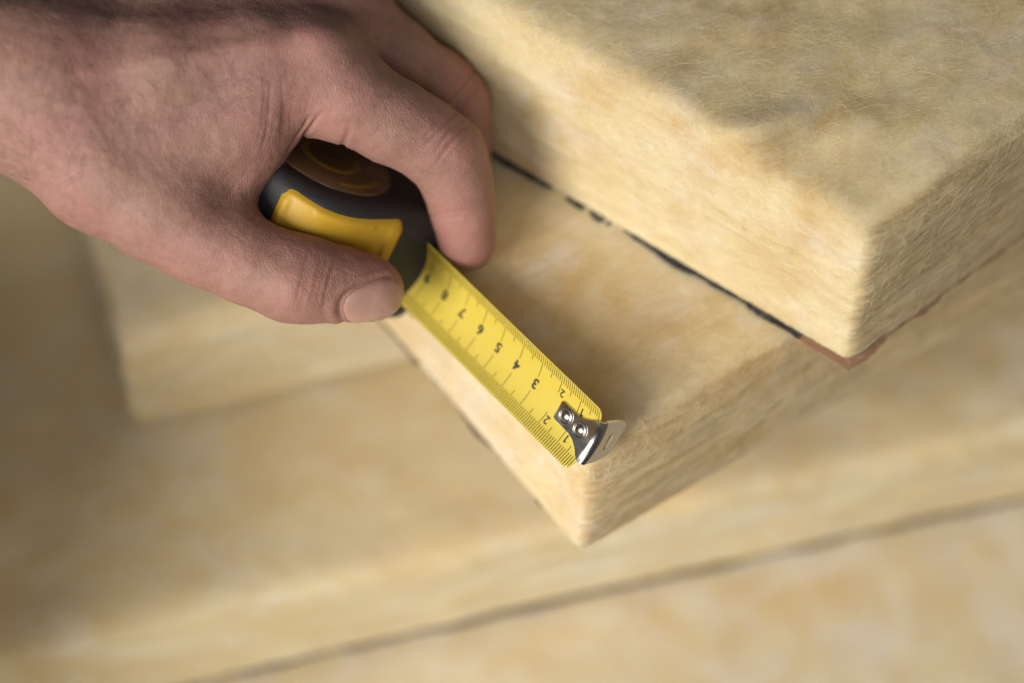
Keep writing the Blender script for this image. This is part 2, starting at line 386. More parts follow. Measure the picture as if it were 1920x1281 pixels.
# facings along the underside, plus a dark strip for the wide batt's seam shade
def strip_facing(name, parent, c, dr, z, out0, out1, length, width_in, thick, mat, wav, seed, s0=0.0, curl=0.0, gaps=None):
    """ragged sheet under a batt edge: starts s0 from corner c along dr; outer edge juts out by out0..out1"""
    rng = np.random.default_rng(seed); n = int(length / 0.0012)
    nrm = np.array([dr[1], -dr[0]])
    if np.dot(nrm, [0, -1]) < 0: nrm = -nrm
    verts, faces = [], []
    off = 0.0
    for i in range(n + 1):
        s = s0 + length * i / n
        off = 0.86 * off + rng.normal(0, wav)
        o = out0 + (out1 - out0) * i / n + off + wav * 2.5 * math.sin(s * 170 + seed)
        zz = z + rng.normal(0, wav * 0.3) + curl * math.sin(min(1, i / n * 1.0) * math.pi)
        for k, (oo, dz) in enumerate(((o, 0), (o, thick), (-width_in, thick), (-width_in, 0))):
            p = c + dr * s + nrm * oo
            verts.append((p[0], p[1], zz + dz))
        if i and not (gaps and math.sin(s * 310 + seed) + 0.8 * math.sin(s * 123 + 2 * seed) > gaps):
            a = (i - 1) * 4; b_ = i * 4
            for k in range(4): faces.append((a + k, a + (k + 1) % 4, b_ + (k + 1) % 4, b_ + k))
    faces.append((0, 1, 2, 3)); faces.append((n * 4 + 3, n * 4 + 2, n * 4 + 1, n * 4))
    base = np.array(parent.location)
    me = mesh(name, np.array(verts) - base, faces); recalc(me)
    return link(name, me, mat, parent, smooth=False)
strip_facing('black_facing_and_shade', top_b, Tc, T_dl, 0.0002, 0.0000, 0.0006, 0.18, 0.012, 0.0007, black_felt, 0.00020, 3, s0=0.0185, gaps=1.45)
strip_facing('black_facing_and_shade', mid_b, Mc, M_dl, ZM + 0.0006, -0.0006, -0.0002, 0.14, 0.012, 0.0005, facing_shade_brown, 0.00022, 5, s0=0.022, gaps=0.9)

strip_facing('black_facing_and_shade', wide_b, a1, d1, Z1 - 0.0035, -0.0050, -0.0040, 0.70, 0.03, 0.0042, facing_shade_brown, 0.00014, 9, s0=0.01)  # no facing here: brown strip paints the soft shadow along the seam
def kraft_sheet():
    # kraft paper lip round the front corner of the top batt
    rows = 34; verts, faces = [], []
    path = []
    for i in range(26): path.append((Tc + T_dl * (0.030 * (1 - i / 25)), 'l', i / 25))
    for i in range(1, 150): path.append((Tc + T_dr * (0.10 * i / 149), 'r', i / 149))
    nl = np.array([T_dl[1], -T_dl[0]]); nl = nl if nl[1] < 0 else -nl
    nr = np.array([T_dr[1], -T_dr[0]]); nr = nr if nr[1] < 0 else -nr
    rng = np.random.default_rng(4); j = 0
    for i, (p, sd_, u) in enumerate(path):
        j = 0.8 * j + rng.normal(0, 0.00012)
        if sd_ == 'l': o = 0.0002 + 0.0010 * u; n = nl; n = norm(nl * (1 - u * 0.5) + nr * u * 0.5)
        else:
            dist = u * 0.10
            o = 0.0026 * math.exp(-((dist - 0.006) / 0.012) ** 2) + 0.0017 * math.exp(-((dist - 0.036) / 0.006) ** 2) - 0.0010; n = norm(nr * (0.5 + 0.5 * min(1, u * 12)) + nl * 0.5 * (1 - min(1, u * 12)))
        o += j
        q = p + n * o; r = p - n * 0.02
        lift = -0.0001
        verts += [(q[0], q[1], 0.0002 + lift), (q[0], q[1], 0.0006 + lift), (r[0], r[1], 0.0006), (r[0], r[1], 0.0002)]
        if i:
            a = (i - 1) * 4; b_ = i * 4
            for k in range(4): faces.append((a + k, a + (k + 1) % 4, b_ + (k + 1) % 4, b_ + k))
    me = mesh('kraft_facing', np.array(verts) - np.array(top_b.location), faces); recalc(me)
    o = link('kraft_facing', me, kraft, top_b, smooth=False); o['label'] = 'brown kraft paper lip under the corner'
kraft_sheet()

# ------------------------------------------------------------------ tape measure
tape = empty('tape_measure', MO - NN * 0.005)
TL_ = MO - NN * 0.005
tag(tape, 'yellow and black tape measure with blade pulled out, held in the hand', 'tape measure')
rubber = simple('black_rubber', (0.020, 0.020, 0.022), 0.52, bump=0.5, bscale=2600, var=0.25)
yel_plastic = simple('yellow_plastic', (0.52, 0.305, 0.022), 0.45, bump=0.15, bscale=1800, var=0.08)
blade_m = simple('yellow_blade_lacquer', (0.62, 0.475, 0.065), 0.40, bump=0.05, bscale=900, var=0.03, coat=0.25)
scale_ink = simple('thin_scale_ink', (0.095, 0.075, 0.016), 0.5)
ink = simple('black_ink', (0.03, 0.026, 0.012), 0.5)
steel = simple('nickel_plated_steel', (0.50, 0.48, 0.45), 0.20, 1.0, bump=0.02, bscale=1400, var=0.06)
rivet_m = simple('dull_rivet_steel', (0.34, 0.32, 0.29), 0.27, 1.0, bump=0.05, bscale=1400, var=0.1)
satin = simple('satin_steel', (0.72, 0.69, 0.63), 0.40, 1.0, bump=0.12, bscale=2200, var=0.12)
label_m = simple('brown_label', (0.13, 0.078, 0.034), 0.26, bump=0.1, bscale=900, var=0.2)
gold_m = simple('label_print_yellow', (0.24, 0.15, 0.03), 0.35)

def tpart(name, verts, faces, mat, parent=None, smooth=True):
    me = mesh(name, np.array(verts) - TL_, faces); recalc(me)
    return link(name, me, mat, parent if parent is not None else tape, smooth)

# case
ctrl = [(0.0, -0.005), (0.001, 0.004), (0.0, 0.014), (-0.002, 0.026), (-0.005, 0.038), (-0.011, 0.048), (-0.022, 0.0545), (-0.037, 0.0555), (-0.052, 0.051), (-0.063, 0.040),
        (-0.069, 0.026), (-0.069, 0.010), (-0.063, -0.001), (-0.052, -0.005), (-0.036, -0.0055), (-0.018, -0.0055)]
def catmull(P, n):
    out = []; P = np.array(P); k = len(P)
    for i in range(k):
        p0, p1, p2, p3 = P[i - 1], P[i], P[(i + 1) % k], P[(i + 2) % k]
        for j in range(n):
            t = j / n
            out.append(0.5 * (2 * p1 + (p2 - p0) * t + (2 * p0 - 5 * p1 + 4 * p2 - p3) * t * t + (3 * p1 - p0 - 3 * p2 + p3) * t ** 3))
    return np.array(out)
PR = catmull(ctrl, 6); npf = len(PR)
tg = np.roll(PR, -1, 0) - np.roll(PR, 1, 0); tg /= np.linalg.norm(tg, axis=1, keepdims=True)
PN = np.stack([tg[:, 1], -tg[:, 0]], 1)
if np.mean(np.sum((PR - PR.mean(0)) * PN, 1)) < 0: PN = -PN
HW = 0.0222; RE = 0.0058
def case_ring(inset, y): return [K(p[0] - n[0] * inset, y, p[1] - n[1] * inset) for p, n in zip(PR, PN)]
verts, faces, rings = [], [], []
prof = [(0.020, -HW + 0.0004), (0.012, -HW)] + [(RE * (1 - math.sin(a)), -HW + RE * (1 - math.cos(a))) for a in np.linspace(0.1, math.pi / 2, 6)]
prof = prof + [(-0.0006, -0.006), (-0.0009, 0.0), (-0.0006, 0.006)] + [(a, -b) for a, b in prof[::-1]]
for ins, y in prof:
    rings.append(len(verts)); verts += case_ring(ins, y)
for r0, r1 in zip(rings[:-1], rings[1:]):
    for i in range(npf): faces.append((r0 + i, r0 + (i + 1) % npf, r1 + (i + 1) % npf, r1 + i))
faces.append(tuple(range(rings[0], rings[0] + npf))); faces.append(tuple(range(rings[-1], rings[-1] + npf))[::-1])
case = tpart('case', verts, faces, rubber); case['label'] = 'black rubber body of the tape measure'

def front_pt(a, y, h):
    """point on the case perimeter: a = index along profile (float), y across, h proud"""
    i = int(math.floor(a)) % npf; f = a - math.floor(a); j = (i + 1) % npf
    p = PR[i] * (1 - f) + PR[j] * f; n = PN[i] * (1 - f) + PN[j] * f
    ins = -0.0009 + 0.0003 * min(1, abs(y) / 0.006)
    if abs(y) > HW - RE:
        q = min(1, (abs(y) - (HW - RE)) / RE); ins = RE * (1 - math.sqrt(max(0, 1 - q * q)))
    return K(p[0] + n[0] * (h - ins), y, p[1] + n[1] * (h - ins))
# yellow thumb panel with raised rim
def panel(name, a0, a1, yw, h, mat, inset=0.0, na=72, ny=44, parent=None):
    verts, faces = [], []
    for i in range(na + 1):
        u = i / na; a = a0 + inset * 900 + (a1 - a0 - inset * 1800) * u
        e = min(u, 1 - u) * (a1 - a0) / 6 * 0.011      # rounded corners
        wloc = yw * (1 - 0.09 * math.sin(math.pi * u)) - inset
        rc = 0.0035
        if e < rc: wloc -= rc - math.sqrt(max(0, rc * rc - (rc - e) ** 2))
        for j in range(ny + 1):
            v = -1 + 2 * j / ny
            edge_ = max(0, 1 - (1 - abs(v)) * 14) + max(0, 1 - min(u, 1 - u) * 24)
            verts.append(front_pt(a, v * wloc, h - 0.0012 * min(1, edge_) - 0.0007 * float(sm(0.10, 0.14, u) * sm(0.05, 0.09, 1 - u) * sm(0.10, 0.17, 1 - abs(v)))))
        if i:
            for j in range(ny):
                a_ = (i - 1) * (ny + 1) + j; b_ = i * (ny + 1) + j
                faces.append((a_, a_ + 1, b_ + 1, b_))
    me = mesh(name, np.array(verts) - TL_, faces)
    o = link(name, me, mat, parent if parent is not None else tape); return o
pan = panel('thumb_panel', 13.5, 35.5, 0.0203, 0.0010, yel_plastic); pan['label'] = 'yellow panel on the case'
verts, faces = [], []
# printed strokes on the panel
def stroke(aa, y0, da, dy): 
    i = len(verts); verts.extend([front_pt(aa, y0, 0.00125), front_pt(aa + da, y0, 0.00125), front_pt(aa + da, y0 + dy, 0.00125), front_pt(aa, y0 + dy, 0.00125)]); faces.append((i, i + 1, i + 2, i + 3))
stroke(17.2, -0.0046, 0.9, 0.0028); stroke(18.4, -0.0046, 1.6, 0.0013); stroke(20.6, -0.0046, 0.8, 0.0026)
link('panel_print', mesh('panel_print', np.array(verts) - TL_, faces), ink, pan)

# round label on the side
cx, cz, rr = -0.0330, 0.0265, 0.0218
def disc(name, r, y0, y1, mat, r_in=0.0, a0=0.0, a1=2 * math.pi, n=64, parent=None, c=(cx, cz)):
    verts, faces = [], []
    full = abs(a1 - a0 - 2 * math.pi) < 1e-6; m = n if full else n + 1
    for i in range(m):
        a = a0 + (a1 - a0) * i / n; co, si = math.cos(a), math.sin(a)
        verts += [K(c[0] + r * co, y0, c[1] + r * si), K(c[0] + r * co, y1 - 0.0003, c[1] + r * si), K(c[0] + (r - 0.0004) * co, y1, c[1] + (r - 0.0004) * si), K(c[0] + r_in * co, y1, c[1] + r_in * si)]
    for i in range(n):
        p = i * 4; q = ((i + 1) % m) * 4
        for k in range(3): faces.append((p + k, p + k + 1, q + k + 1, q + k))
    return tpart(name, verts, faces, mat, parent)
sl = disc('side_label', rr, HW - 0.001, HW + 0.0006, label_m); sl['label'] = 'brown round label on the case side'
disc('printed_arc', 0.0185, HW + 0.0005, HW + 0.0008, gold_m, 0.0165, -0.55, 0.5, 24, sl)
disc('printed_arc', 0.0105, HW + 0.0005, HW + 0.0008, gold_m, 0.0080, -1.2, 2.9, 30, sl)
disc('side_label', rr, -HW + 0.001, -HW - 0.0006, label_m)
# lower lip of the mouth
verts, faces = [], []
for x, zz in ((-0.012, -0.0052), (0.0045, -0.0052), (0.0062, -0.0042), (0.0058, -0.0030), (-0.012, -0.0030)):
    for y in (-0.0165, 0.0165): verts.append(K(x, y, zz))
k = 5
for i in range(k): faces.append((i * 2, i * 2 + 1, ((i + 1) % k) * 2 + 1, ((i + 1) % k) * 2))
faces += [tuple(range(0, 10, 2)), tuple(range(1, 10, 2))[::-1]]
tpart('mouth_lip', verts, faces, rubber, smooth=False)

# blade
WB = 0.0128; TH = 0.00018
def blade_half_width(t):
    c = 0.0026
    return WB - (c - math.sqrt(max(0, c * c - (c - t) ** 2)) if t < c else 0)
ts = list(np.linspace(0, 0.003, 8)) + list(np.linspace(0.004, BLADE_LEN + 0.010, 60)); nw = 24
verts, faces = [], []
for side_, hh in ((0, 0.0), (1, -TH)):
    for t in ts:
        hw = blade_half_width(t)
        for j in range(nw + 1): verts.append(blade_pt(t, hw * (-1 + 2 * j / nw), hh))
o_ = len(ts) * (nw + 1)
for i in range(len(ts) - 1):
    for j in range(nw):
        a = i * (nw + 1) + j; b_ = a + nw + 1
        faces.append((a, a + 1, b_ + 1, b_)); faces.append((o_ + a, o_ + b_, o_ + b_ + 1, o_ + a + 1))
    for j in (0, nw):
        a = i * (nw + 1) + j; b_ = a + nw + 1; faces.append((a, b_, o_ + b_, o_ + a))
for j in range(nw): faces.append((j, o_ + j, o_ + j + 1, j + 1))
blade = tpart('blade', verts, faces, blade_m); blade['label'] = 'yellow steel blade printed in centimetres'

# printed scale
verts, faces = [], []
def tick(t, w0, w1, wd):
    n = max(2, int(abs(w1 - w0) / 0.0009)); 
    for i in range(n + 1):
        w = w0 + (w1 - w0) * i / n
        verts.append(blade_pt(t - wd / 2, w, 0.00004)); verts.append(blade_pt(t + wd / 2, w, 0.00004))
        if i: k = len(verts); faces.append((k - 4, k - 3, k - 1, k - 2))
for mm in range(1, 100):
    t = mm * CM / 10
    if t > BLADE_LEN + 0.004: break
    hw = blade_half_width(t) - 0.0001
    for sg in (-1, 1):
        # the upper edge carries the same scale
        if mm % 10 == 0:
            cm_ = mm // 10
            ln = 0.0088 if cm_ <= 2 else 0.0098
            wd = 0.00027
        elif mm % 5 == 0: ln = 0.0062; wd = 0.00029
        else: ln = 0.0043; wd = 0.00031
        tick(t, sg * hw, sg * (hw - ln), wd)
sc = link('printed_scale', mesh('printed_scale', np.array(verts) - TL_, faces), scale_ink, blade)

def text_polys(txt, size, fat=0.0):
    cu = bpy.data.curves.new('t', 'FONT'); cu.body = txt; cu.size = size; cu.align_x = 'CENTER'; cu.align_y = 'CENTER'; cu.offset = fat; cu.resolution_u = 6
    ob = bpy.data.objects.new('t', cu); COL.objects.link(ob)
    bpy.context.view_layer.update()
    me = bpy.data.meshes.new_from_object(ob.evaluated_get(bpy.context.evaluated_depsgraph_get()))
    bm = bmesh.new(); bm.from_mesh(me); bmesh.ops.triangulate(bm, faces=bm.faces)
    vs = [v.co.copy() for v in bm.verts]; fs = [[v.index for v in f.verts] for f in bm.faces]; bm.free()
    bpy.data.objects.remove(ob); bpy.data.curves.remove(cu); bpy.data.meshes.remove(me)
    return vs, fs
def numeral(txt, t, w, size, fat=0.0, sx=1.0):
    if txt == '1':
        k = size; vs = [Vector(p) for p in ((-.07 * k, -.34 * k, 0), (.06 * k, -.34 * k, 0), (.06 * k, .36 * k, 0), (-.07 * k, .36 * k, 0), (-.07 * k, .22 * k, 0), (-.22 * k, .14 * k, 0), (-.22 * k, .22 * k, 0), (-.08 * k, .34 * k, 0))]; fs = [(0, 1, 2, 3), (4, 7, 6, 5)]
    else: vs, fs = text_polys(txt, size, fat)
    V = [blade_pt(t + v.x * sx, w - v.y, 0.00006) for v in vs]
    return link('numeral', mesh('numeral', np.array(V) - TL_, fs), ink, blade, smooth=False)
for c in (1, 2):
    numeral(str(c), c * CM - 0.0016, -WB + 0.0069, 0.0040, 0.00006)
    numeral(str(c), c * CM - 0.0016, WB - 0.0077, 0.0040, 0.00006)
for c in range(3, 10): numeral(str(c), c * CM - 0.0002, 0.0004, 0.0050, 0.00016)

# hook
hook_root = None
def hook_pt(u, v, h):
    """u: distance along the metal from plate end, v: across, h: above sheet.  plate follows the blade, bends over the end, then hangs down"""
    return None
PL = 0.0158; BR = 0.0017
def plate_w(t):
    # half width at distance t from the end of the blade
    pts = [(-0.0, 0.0083), (0.0012, 0.0077), (0.0030, 0.0060), (0.0056, 0.0044), (0.0080, 0.0038), (0.0125, 0.0037), (0.0150, 0.0037), (0.0158, 0.0031)]
    for (a, wa), (b_, wb) in zip(pts[:-1], pts[1:]):
        if t <= b_: return wa + (wb - wa) * (t - a) / (b_ - a)
    return pts[-1][1]
verts, faces = [], []; NV = 16; rows = []
def row(fn, hw):
    rows.append(len(verts))
    for hh in (0, 1):
        for j in range(NV + 1): verts.append(fn(hw * (-1 + 2 * j / NV), hh))
T0 = 0.00065
for t in np.linspace(PL, 0.0002, 30):
    row(lambda v, hh, t=t: blade_pt(t, v, 0.00015 + T0 * hh), plate_w(t))
for k in range(1, 9):
    a = k / 8 * math.pi / 2
    def fn(v, hh, a=a):
        base = blade_pt(0, v, 0.00015); r = BR + (T0 * hh)
        # bend centre below the plate
        c_ = base - NN * BR
        return c_ + B * (r * math.sin(a)) + NN * (r * math.cos(a))
    row(fn, 0.0083 + 0.0003 * math.sin(a))
for i in range(len(rows) - 1):
    a, b_ = rows[i], rows[i + 1]; m = NV + 1
    for j in range(NV):
        faces.append((a + j, a + j + 1, b_ + j + 1, b_ + j)); faces.append((a + m + j, b_ + m + j, b_ + m + j + 1, a + m + j + 1))
    for j in (0, NV): faces.append((a + j, b_ + j, b_ + m + j, a + m + j))
a = rows[0]; m = NV + 1
for j in range(NV): faces.append((a + j, a + m + j, a + m + j + 1, a + j + 1))
hook = tpart('hook', verts, faces, steel); hook['label'] = 'shiny steel end hook with two rivets'
hook.data.set_sharp_from_angle(angle=math.radians(38))
# flange with slot
bm = bmesh.new()
def fl(y, z): return Vector(H + B * (BR + T0 * 0.5) + S * y + NN * z - TL_)
def sagz(y): return RC - math.sqrt(RC * RC - y * y)
outer = [(y, sagz(y) - BR + 0.0004) for y in np.linspace(-0.0086, 0.0086, 17)]
outer += [(0.0084, -0.0060), (0.0078, -0.0090), (0.0068, -0.0104), (0.0056, -0.0110), (-0.0044, -0.0110), (-0.0058, -0.0104), (-0.0068, -0.0086), (-0.0081, -0.0052)]
slot = []
for k in range(20):
    a_ = 2 * math.pi * k / 20; slot.append((0.0009 * math.cos(a_) * 1.0 + 0, 0))
slot = []
for k in range(9): a_ = -math.pi / 2 + math.pi * k / 8; slot.append((0.0024 + 0.0012 * math.cos(a_), -0.0060 + 0.0012 * math.sin(a_)))
for k in range(9): a_ = math.pi / 2 + math.pi * k / 8; slot.append((-0.0024 + 0.0012 * math.cos(a_), -0.0060 + 0.0012 * math.sin(a_)))
def loop(pts): 
    vs = [bm.verts.new(fl(*p)) for p in pts]; return [bm.edges.new((vs[i], vs[(i + 1) % len(vs)])) for i in range(len(vs))]
ed = loop(outer) + loop(slot)
bmesh.ops.triangle_fill(bm, edges=ed, use_beauty=True, use_dissolve=False)
ret = bmesh.ops.extrude_face_region(bm, geom=list(bm.faces))
bmesh.ops.translate(bm, verts=[v for v in ret['geom'] if isinstance(v, bmesh.types.BMVert)], vec=Vector(-B * 0.0009))
bmesh.ops.recalc_face_normals(bm, faces=bm.faces)
me = bpy.data.meshes.new('hook_flange'); bm.to_mesh(me); bm.free()
link('hook_flange', me, satin, hook, smooth=False)
# rivets: domed heads with a raised rim and a dished centre
def rivet(t, w):
    prof = [(0.00285, 0.0006), (0.0028, 0.0010), (0.0026, 0.0012), (0.00235, 0.00115), (0.0022, 0.0009), (0.0021, 0.0008), (0.0019, 0.0010), (0.0015, 0.00128), (0.0010, 0.00148), (0.0005, 0.0016), (0.00001, 0.00163)]
    verts, faces = [], []; n = 28
    c0 = blade_pt(t, w, 0)
    for r, hh in prof:
        for i in range(n):
            a = 2 * math.pi * i / n; verts.append(c0 + B * (r * math.cos(a)) + S * (r * math.sin(a)) + NN * (hh + 0.0002))
    for k in range(len(prof) - 1):
        for i in range(n): faces.append((k * n + i, k * n + (i + 1) % n, (k + 1) * n + (i + 1) % n, (k + 1) * n + i))
    me = mesh('rivet', np.array(verts) - TL_, faces); recalc(me); link('rivet', me, rivet_m, hook)
rivet(0.0119, 0.0); rivet(0.0050, 0.0)

# a pulled tuft of wool round the hook
tc_ = H + B * 0.006 - NN * 0.009
dd = np.linalg.norm(MV - tc_, axis=1)
fibres(mid_b, MV, MN, 320, dd < dd.min() + 0.006, name='pulled_tuft', lmin=0.004, lmax=0.009, lift=0.0010, wid=0.00003, seed=21)

# ------------------------------------------------------------------ hand
PXM = lambda d: F / d
def c3(px, py, d, rpx): return (Pd(px, py, d), rpx / PXM(d))
chains = {
 'forearm': [c3(-620, 90, .640, 190), c3(-260, 120, .632, 165), c3(-60, 125, .626, 150), c3(60, 150, .622, 150)],
 'forearm2': [c3(-620, -60, .655, 190), c3(-260, -30, .652, 160), c3(-30, -20, .648, 138), c3(120, 0, .648, 130)],
 'index_meta': [c3(40, 150, .622, 120), c3(300, 130, .622, 104), c3(480, 110, .625, 92), c3(596, 128, .632, 88)],
 'middle_meta': [c3(40, 40, .641, 120), c3(320, 10, .641, 105), c3(520, 0, .644, 92), c3(640, 30, .652, 82)],
 'ring_meta': [c3(40, -60, .660, 120), c3(320, -90, .662, 105), c3(560, -80, .664, 88)],
 'thumb_meta': [c3(70, 185, .622, 122), c3(190, 312, .624, 122), c3(300, 384, .626, 106), c3(380, 440, .628, 90)],
 'thenar': [c3(120, 180, .628, 130), c3(290, 260, .634, 110), c3(395, 285, .642, 85)],
 'web': [c3(490, 190, .634, 76), c3(436, 285, .634, 58), c3(375, 372, .634, 56)],
 'web2': [c3(330, 200, .627, 100), c3(440, 230, .628, 84)],
}
index = [c3(596, 128, .632, 88), c3(660, 185, .634, 84), c3(735, 228, .638, 78), c3(800, 262, .642, 72), c3(836, 288, .645, 71), c3(858, 340, .650, 64), c3(868, 398, .656, 57), c3(876, 448, .661, 49), c3(880, 462, .663, 44)]
middle = [c3(640, 30, .652, 82), c3(740, 112, .658, 74), c3(815, 166, .664, 70), c3(850, 195, .668, 68), c3(862, 262, .676, 58), c3(862, 330, .683, 53), c3(850, 400, .688, 46)]
ring = [c3(560, -70, .655, 84), c3(680, 40, .672, 72), c3(780, 120, .684, 66), c3(800, 200, .692, 56), c3(780, 290, .696, 48)]
little = [c3(470, -150, .66, 76), c3(560, -20, .685, 62), c3(650, 70, .698, 56), c3(690, 160, .703, 48), c3(690, 220, .704, 40)]
thumb = [c3(380, 440, .628, 90), c3(466, 491, .629, 78), c3(540, 520, .631, 80), c3(582, 526, .633, 76), c3(640, 532, .637, 67), c3(692, 541, .641, 58), c3(704, 545, .642, 52)]
def cone_sdf(P, a, b, ra, rb):
    ba = b - a; l2 = ba @ ba; rr_ = ra - rb
    a2 = l2 - rr_ * rr_; il2 = 1 / l2
    pa = P - a; y = pa @ ba; z = y - l2
    x2 = np.sum((pa * l2 - y[..., None] * ba) ** 2, -1)
    y2 = y * y * l2; z2 = z * z * l2
    k = np.sign(rr_) * rr_ * rr_ * x2
    d = (np.sqrt(x2 * a2 * il2) + y * rr_) * il2 - ra
    d = np.where(np.sign(z) * a2 * z2 > k, np.sqrt(x2 + z2) * il2 - rb, d)
    d = np.where(np.sign(y) * a2 * y2 < k, np.sqrt(x2 + y2) * il2 - ra, d)
    return d
def smin(a, b, k):
    h_ = np.clip(k - np.abs(a - b), 0, None) / k; return np.minimum(a, b) - h_ * h_ * k * 0.25
hv = 0.0011
allp = np.array([p for ch in list(chains.values()) + [index, middle, ring, little, thumb] for p, r in ch])
lo = np.maximum(allp.min(0) - 0.035, [-0.30, -1, -1]); hi = allp.max(0) + 0.03
gx, gy, gz = [np.arange(lo[i], hi[i], hv) for i in range(3)]
GS = np.stack(np.meshgrid(gx, gy, gz, indexing='ij'), -1).astype(np.float32)
def chain_sdf(ch, k=0.004):
    pts = np.array([p for p, r in ch]); rm = max(r for p, r in ch) + 0.018
    i0 = np.clip(((pts.min(0) - rm - lo) / hv).astype(int), 0, None); i1 = np.minimum(((pts.max(0) + rm - lo) / hv).astype(int) + 1, GS.shape[:3])
    sl_ = tuple(slice(a, b) for a, b in zip(i0, i1)); P = GS[sl_]
    d = None
    for (a, ra), (b, rb) in zip(ch[:-1], ch[1:]):
        e = cone_sdf(P, a.astype(np.float32), b.astype(np.float32), ra, rb); d = e if d is None else smin(d, e, k)
    out = np.full(GS.shape[:3], 0.05, np.float32); out[sl_] = d; return out
body = None
for nme, ch in chains.items():
    d = chain_sdf(ch); body = d if body is None else smin(body, d, 0.016 if nme in ('web', 'thenar', 'web2') else 0.013)
fing = smin(chain_sdf(index), chain_sdf(middle), 0.003)
fing = smin(fing, chain_sdf(ring), 0.003); fing = smin(fing, chain_sdf(little), 0.003)
hd = smin(body, fing, 0.009)
hd = smin(hd, chain_sdf(thumb), 0.006)
HV, HQ = iso(hd, lo, hv)
del GS, hd, body, fing
HV = smooth_mesh(HV, HQ, 4)
def subdivide(V, Q):
    e = np.sort(np.stack([Q, np.roll(Q, -1, 1)], -1).reshape(-1, 2), 1)
    ue, inv = np.unique(e[:, 0].astype(np.int64) * len(V) + e[:, 1], return_inverse=True)
    ev = np.stack([ue // len(V), ue % len(V)], 1); em = (V[ev[:, 0]] + V[ev[:, 1]]) / 2
    fm = V[Q].mean(1); n0 = len(V); n1 = n0 + len(em); E4 = inv.reshape(-1, 4) + n0; fi = np.arange(len(Q)) + n1
    Q2 = np.concatenate([np.stack([Q[:, k], E4[:, k], fi, E4[:, (k + 3) % 4]], 1) for k in range(4)])
    return np.concatenate([V, em, fm]), Q2
HV, HQ = subdivide(HV, HQ); HV = smooth_mesh(HV, HQ, 2)
HN = vnormals(HV, HQ)
# keep only faces ahead of the cut forearm end; knuckle wrinkles and tendons as displacement
def pxy(V):
    v = V - CAM; d = v @ FW; return 960 + F * (v @ RT) / d, 640.5 - F * (v @ UP) / d
hx, hy = pxy(HV)
dsp = np.zeros(len(HV))
def creases(cx_, cy_, ax_, n, span, spread, depth, seed):
    """n skin folds across a finger at pixel-plane point, ax_ = finger direction"""
    global dsp
    rng = np.random.default_rng(seed); ax_ = norm(ax_); pr = np.array([-ax_[1], ax_[0]])
    u = (hx - cx_) * ax_[0] + (hy - cy_) * ax_[1]; v = (hx - cx_) * pr[0] + (hy - cy_) * pr[1]
    for k in range(n):
        u0 = rng.uniform(-spread, spread); bend = rng.uniform(-0.0012, 0.0012) + 0.0012 * np.sign(u0); w = rng.uniform(2.6, 4.2); vv = rng.uniform(-0.3, 0.3) * span
        dsp -= depth * rng.uniform(0.4, 1.0) * np.exp(-((u - u0 - bend * v * v) / w) ** 2) * np.exp(-((v - vv) / span) ** 4)
creases(842, 250, (0.75, 0.66), 14, 42, 34, 0.00026, 1)
creases(585, 530, (0.95, 0.25), 10, 46, 36, 0.00020, 2)
creases(650, 268, (0.9, 0.4), 2, 34, 8, 0.0012, 3)
creases(845, 402, (0.15, 0.98), 2, 46, 8, 0.0004, 4)
creases(868, 170, (0.75, 0.66), 8, 40, 24, 0.0004, 5)
creases(575, 250, (0.8, 0.5), 3, 40, 12, 0.0009, 6)
creases(530, 215, (0.95, 0.1), 9, 60, 60, 0.00022, 7)
creases(430, 430, (0.6, 0.8), 14, 70, 90, 0.00018, 8)
creases(480, 150, (0.3, 0.95), 8, 80, 70, 0.00016, 9)
dsp += 0.00035 * VN[4](HV * 90) + 0.00014 * VN[5](HV * 330) + 0.00006 * VN[3](HV * 900)
nc = np.array([702.0, 569.0]); nax = norm([0.93, -0.37]); npr = np.array([-nax[1], nax[0]])
nu = ((hx - nc[0]) * nax[0] + (hy - nc[1]) * nax[1]) / 64; nv = ((hx - nc[0]) * npr[0] + (hy - nc[1]) * npr[1]) / 41
ne = (np.abs(nu) ** 2.6 + np.abs(nv) ** 2.6) ** (1 / 2.6)
dsp += (-0.0005 * np.exp(-((ne - 1.05) / 0.07) ** 2) + 0.00035 * np.exp(-((ne - 1.28) / 0.13) ** 2)) * (nu < 0.75)
# index knuckle bump and extensor tendon
def bump_px(cx_, cy_, rx, ry, a_, hgt):
    global dsp
    u = (hx - cx_) * math.cos(a_) + (hy - cy_) * math.sin(a_); v = -(hx - cx_) * math.sin(a_) + (hy - cy_) * math.cos(a_)
    dsp += hgt * np.exp(-(u / rx) ** 2 - (v / ry) ** 2)
face = HN @ norm(CAM - HV.mean(0)) > 0.1
d0 = dsp.copy(); dsp = np.zeros(len(HV))
bump_px(590, 75, 55, 38, 0.2, 0.0030)
bump_px(420, 95, 200, 22, -0.15, 0.0012)
bump_px(560, 552, 46, 40, 0.3, 0.0012)
bump_px(430, 360, 90, 40, -0.95, -0.0020)
bump_px(330, 205, 130, 34, -0.3, -0.0014)
dsp = d0 + dsp * face
HV = HV + HN * dsp[:, None]

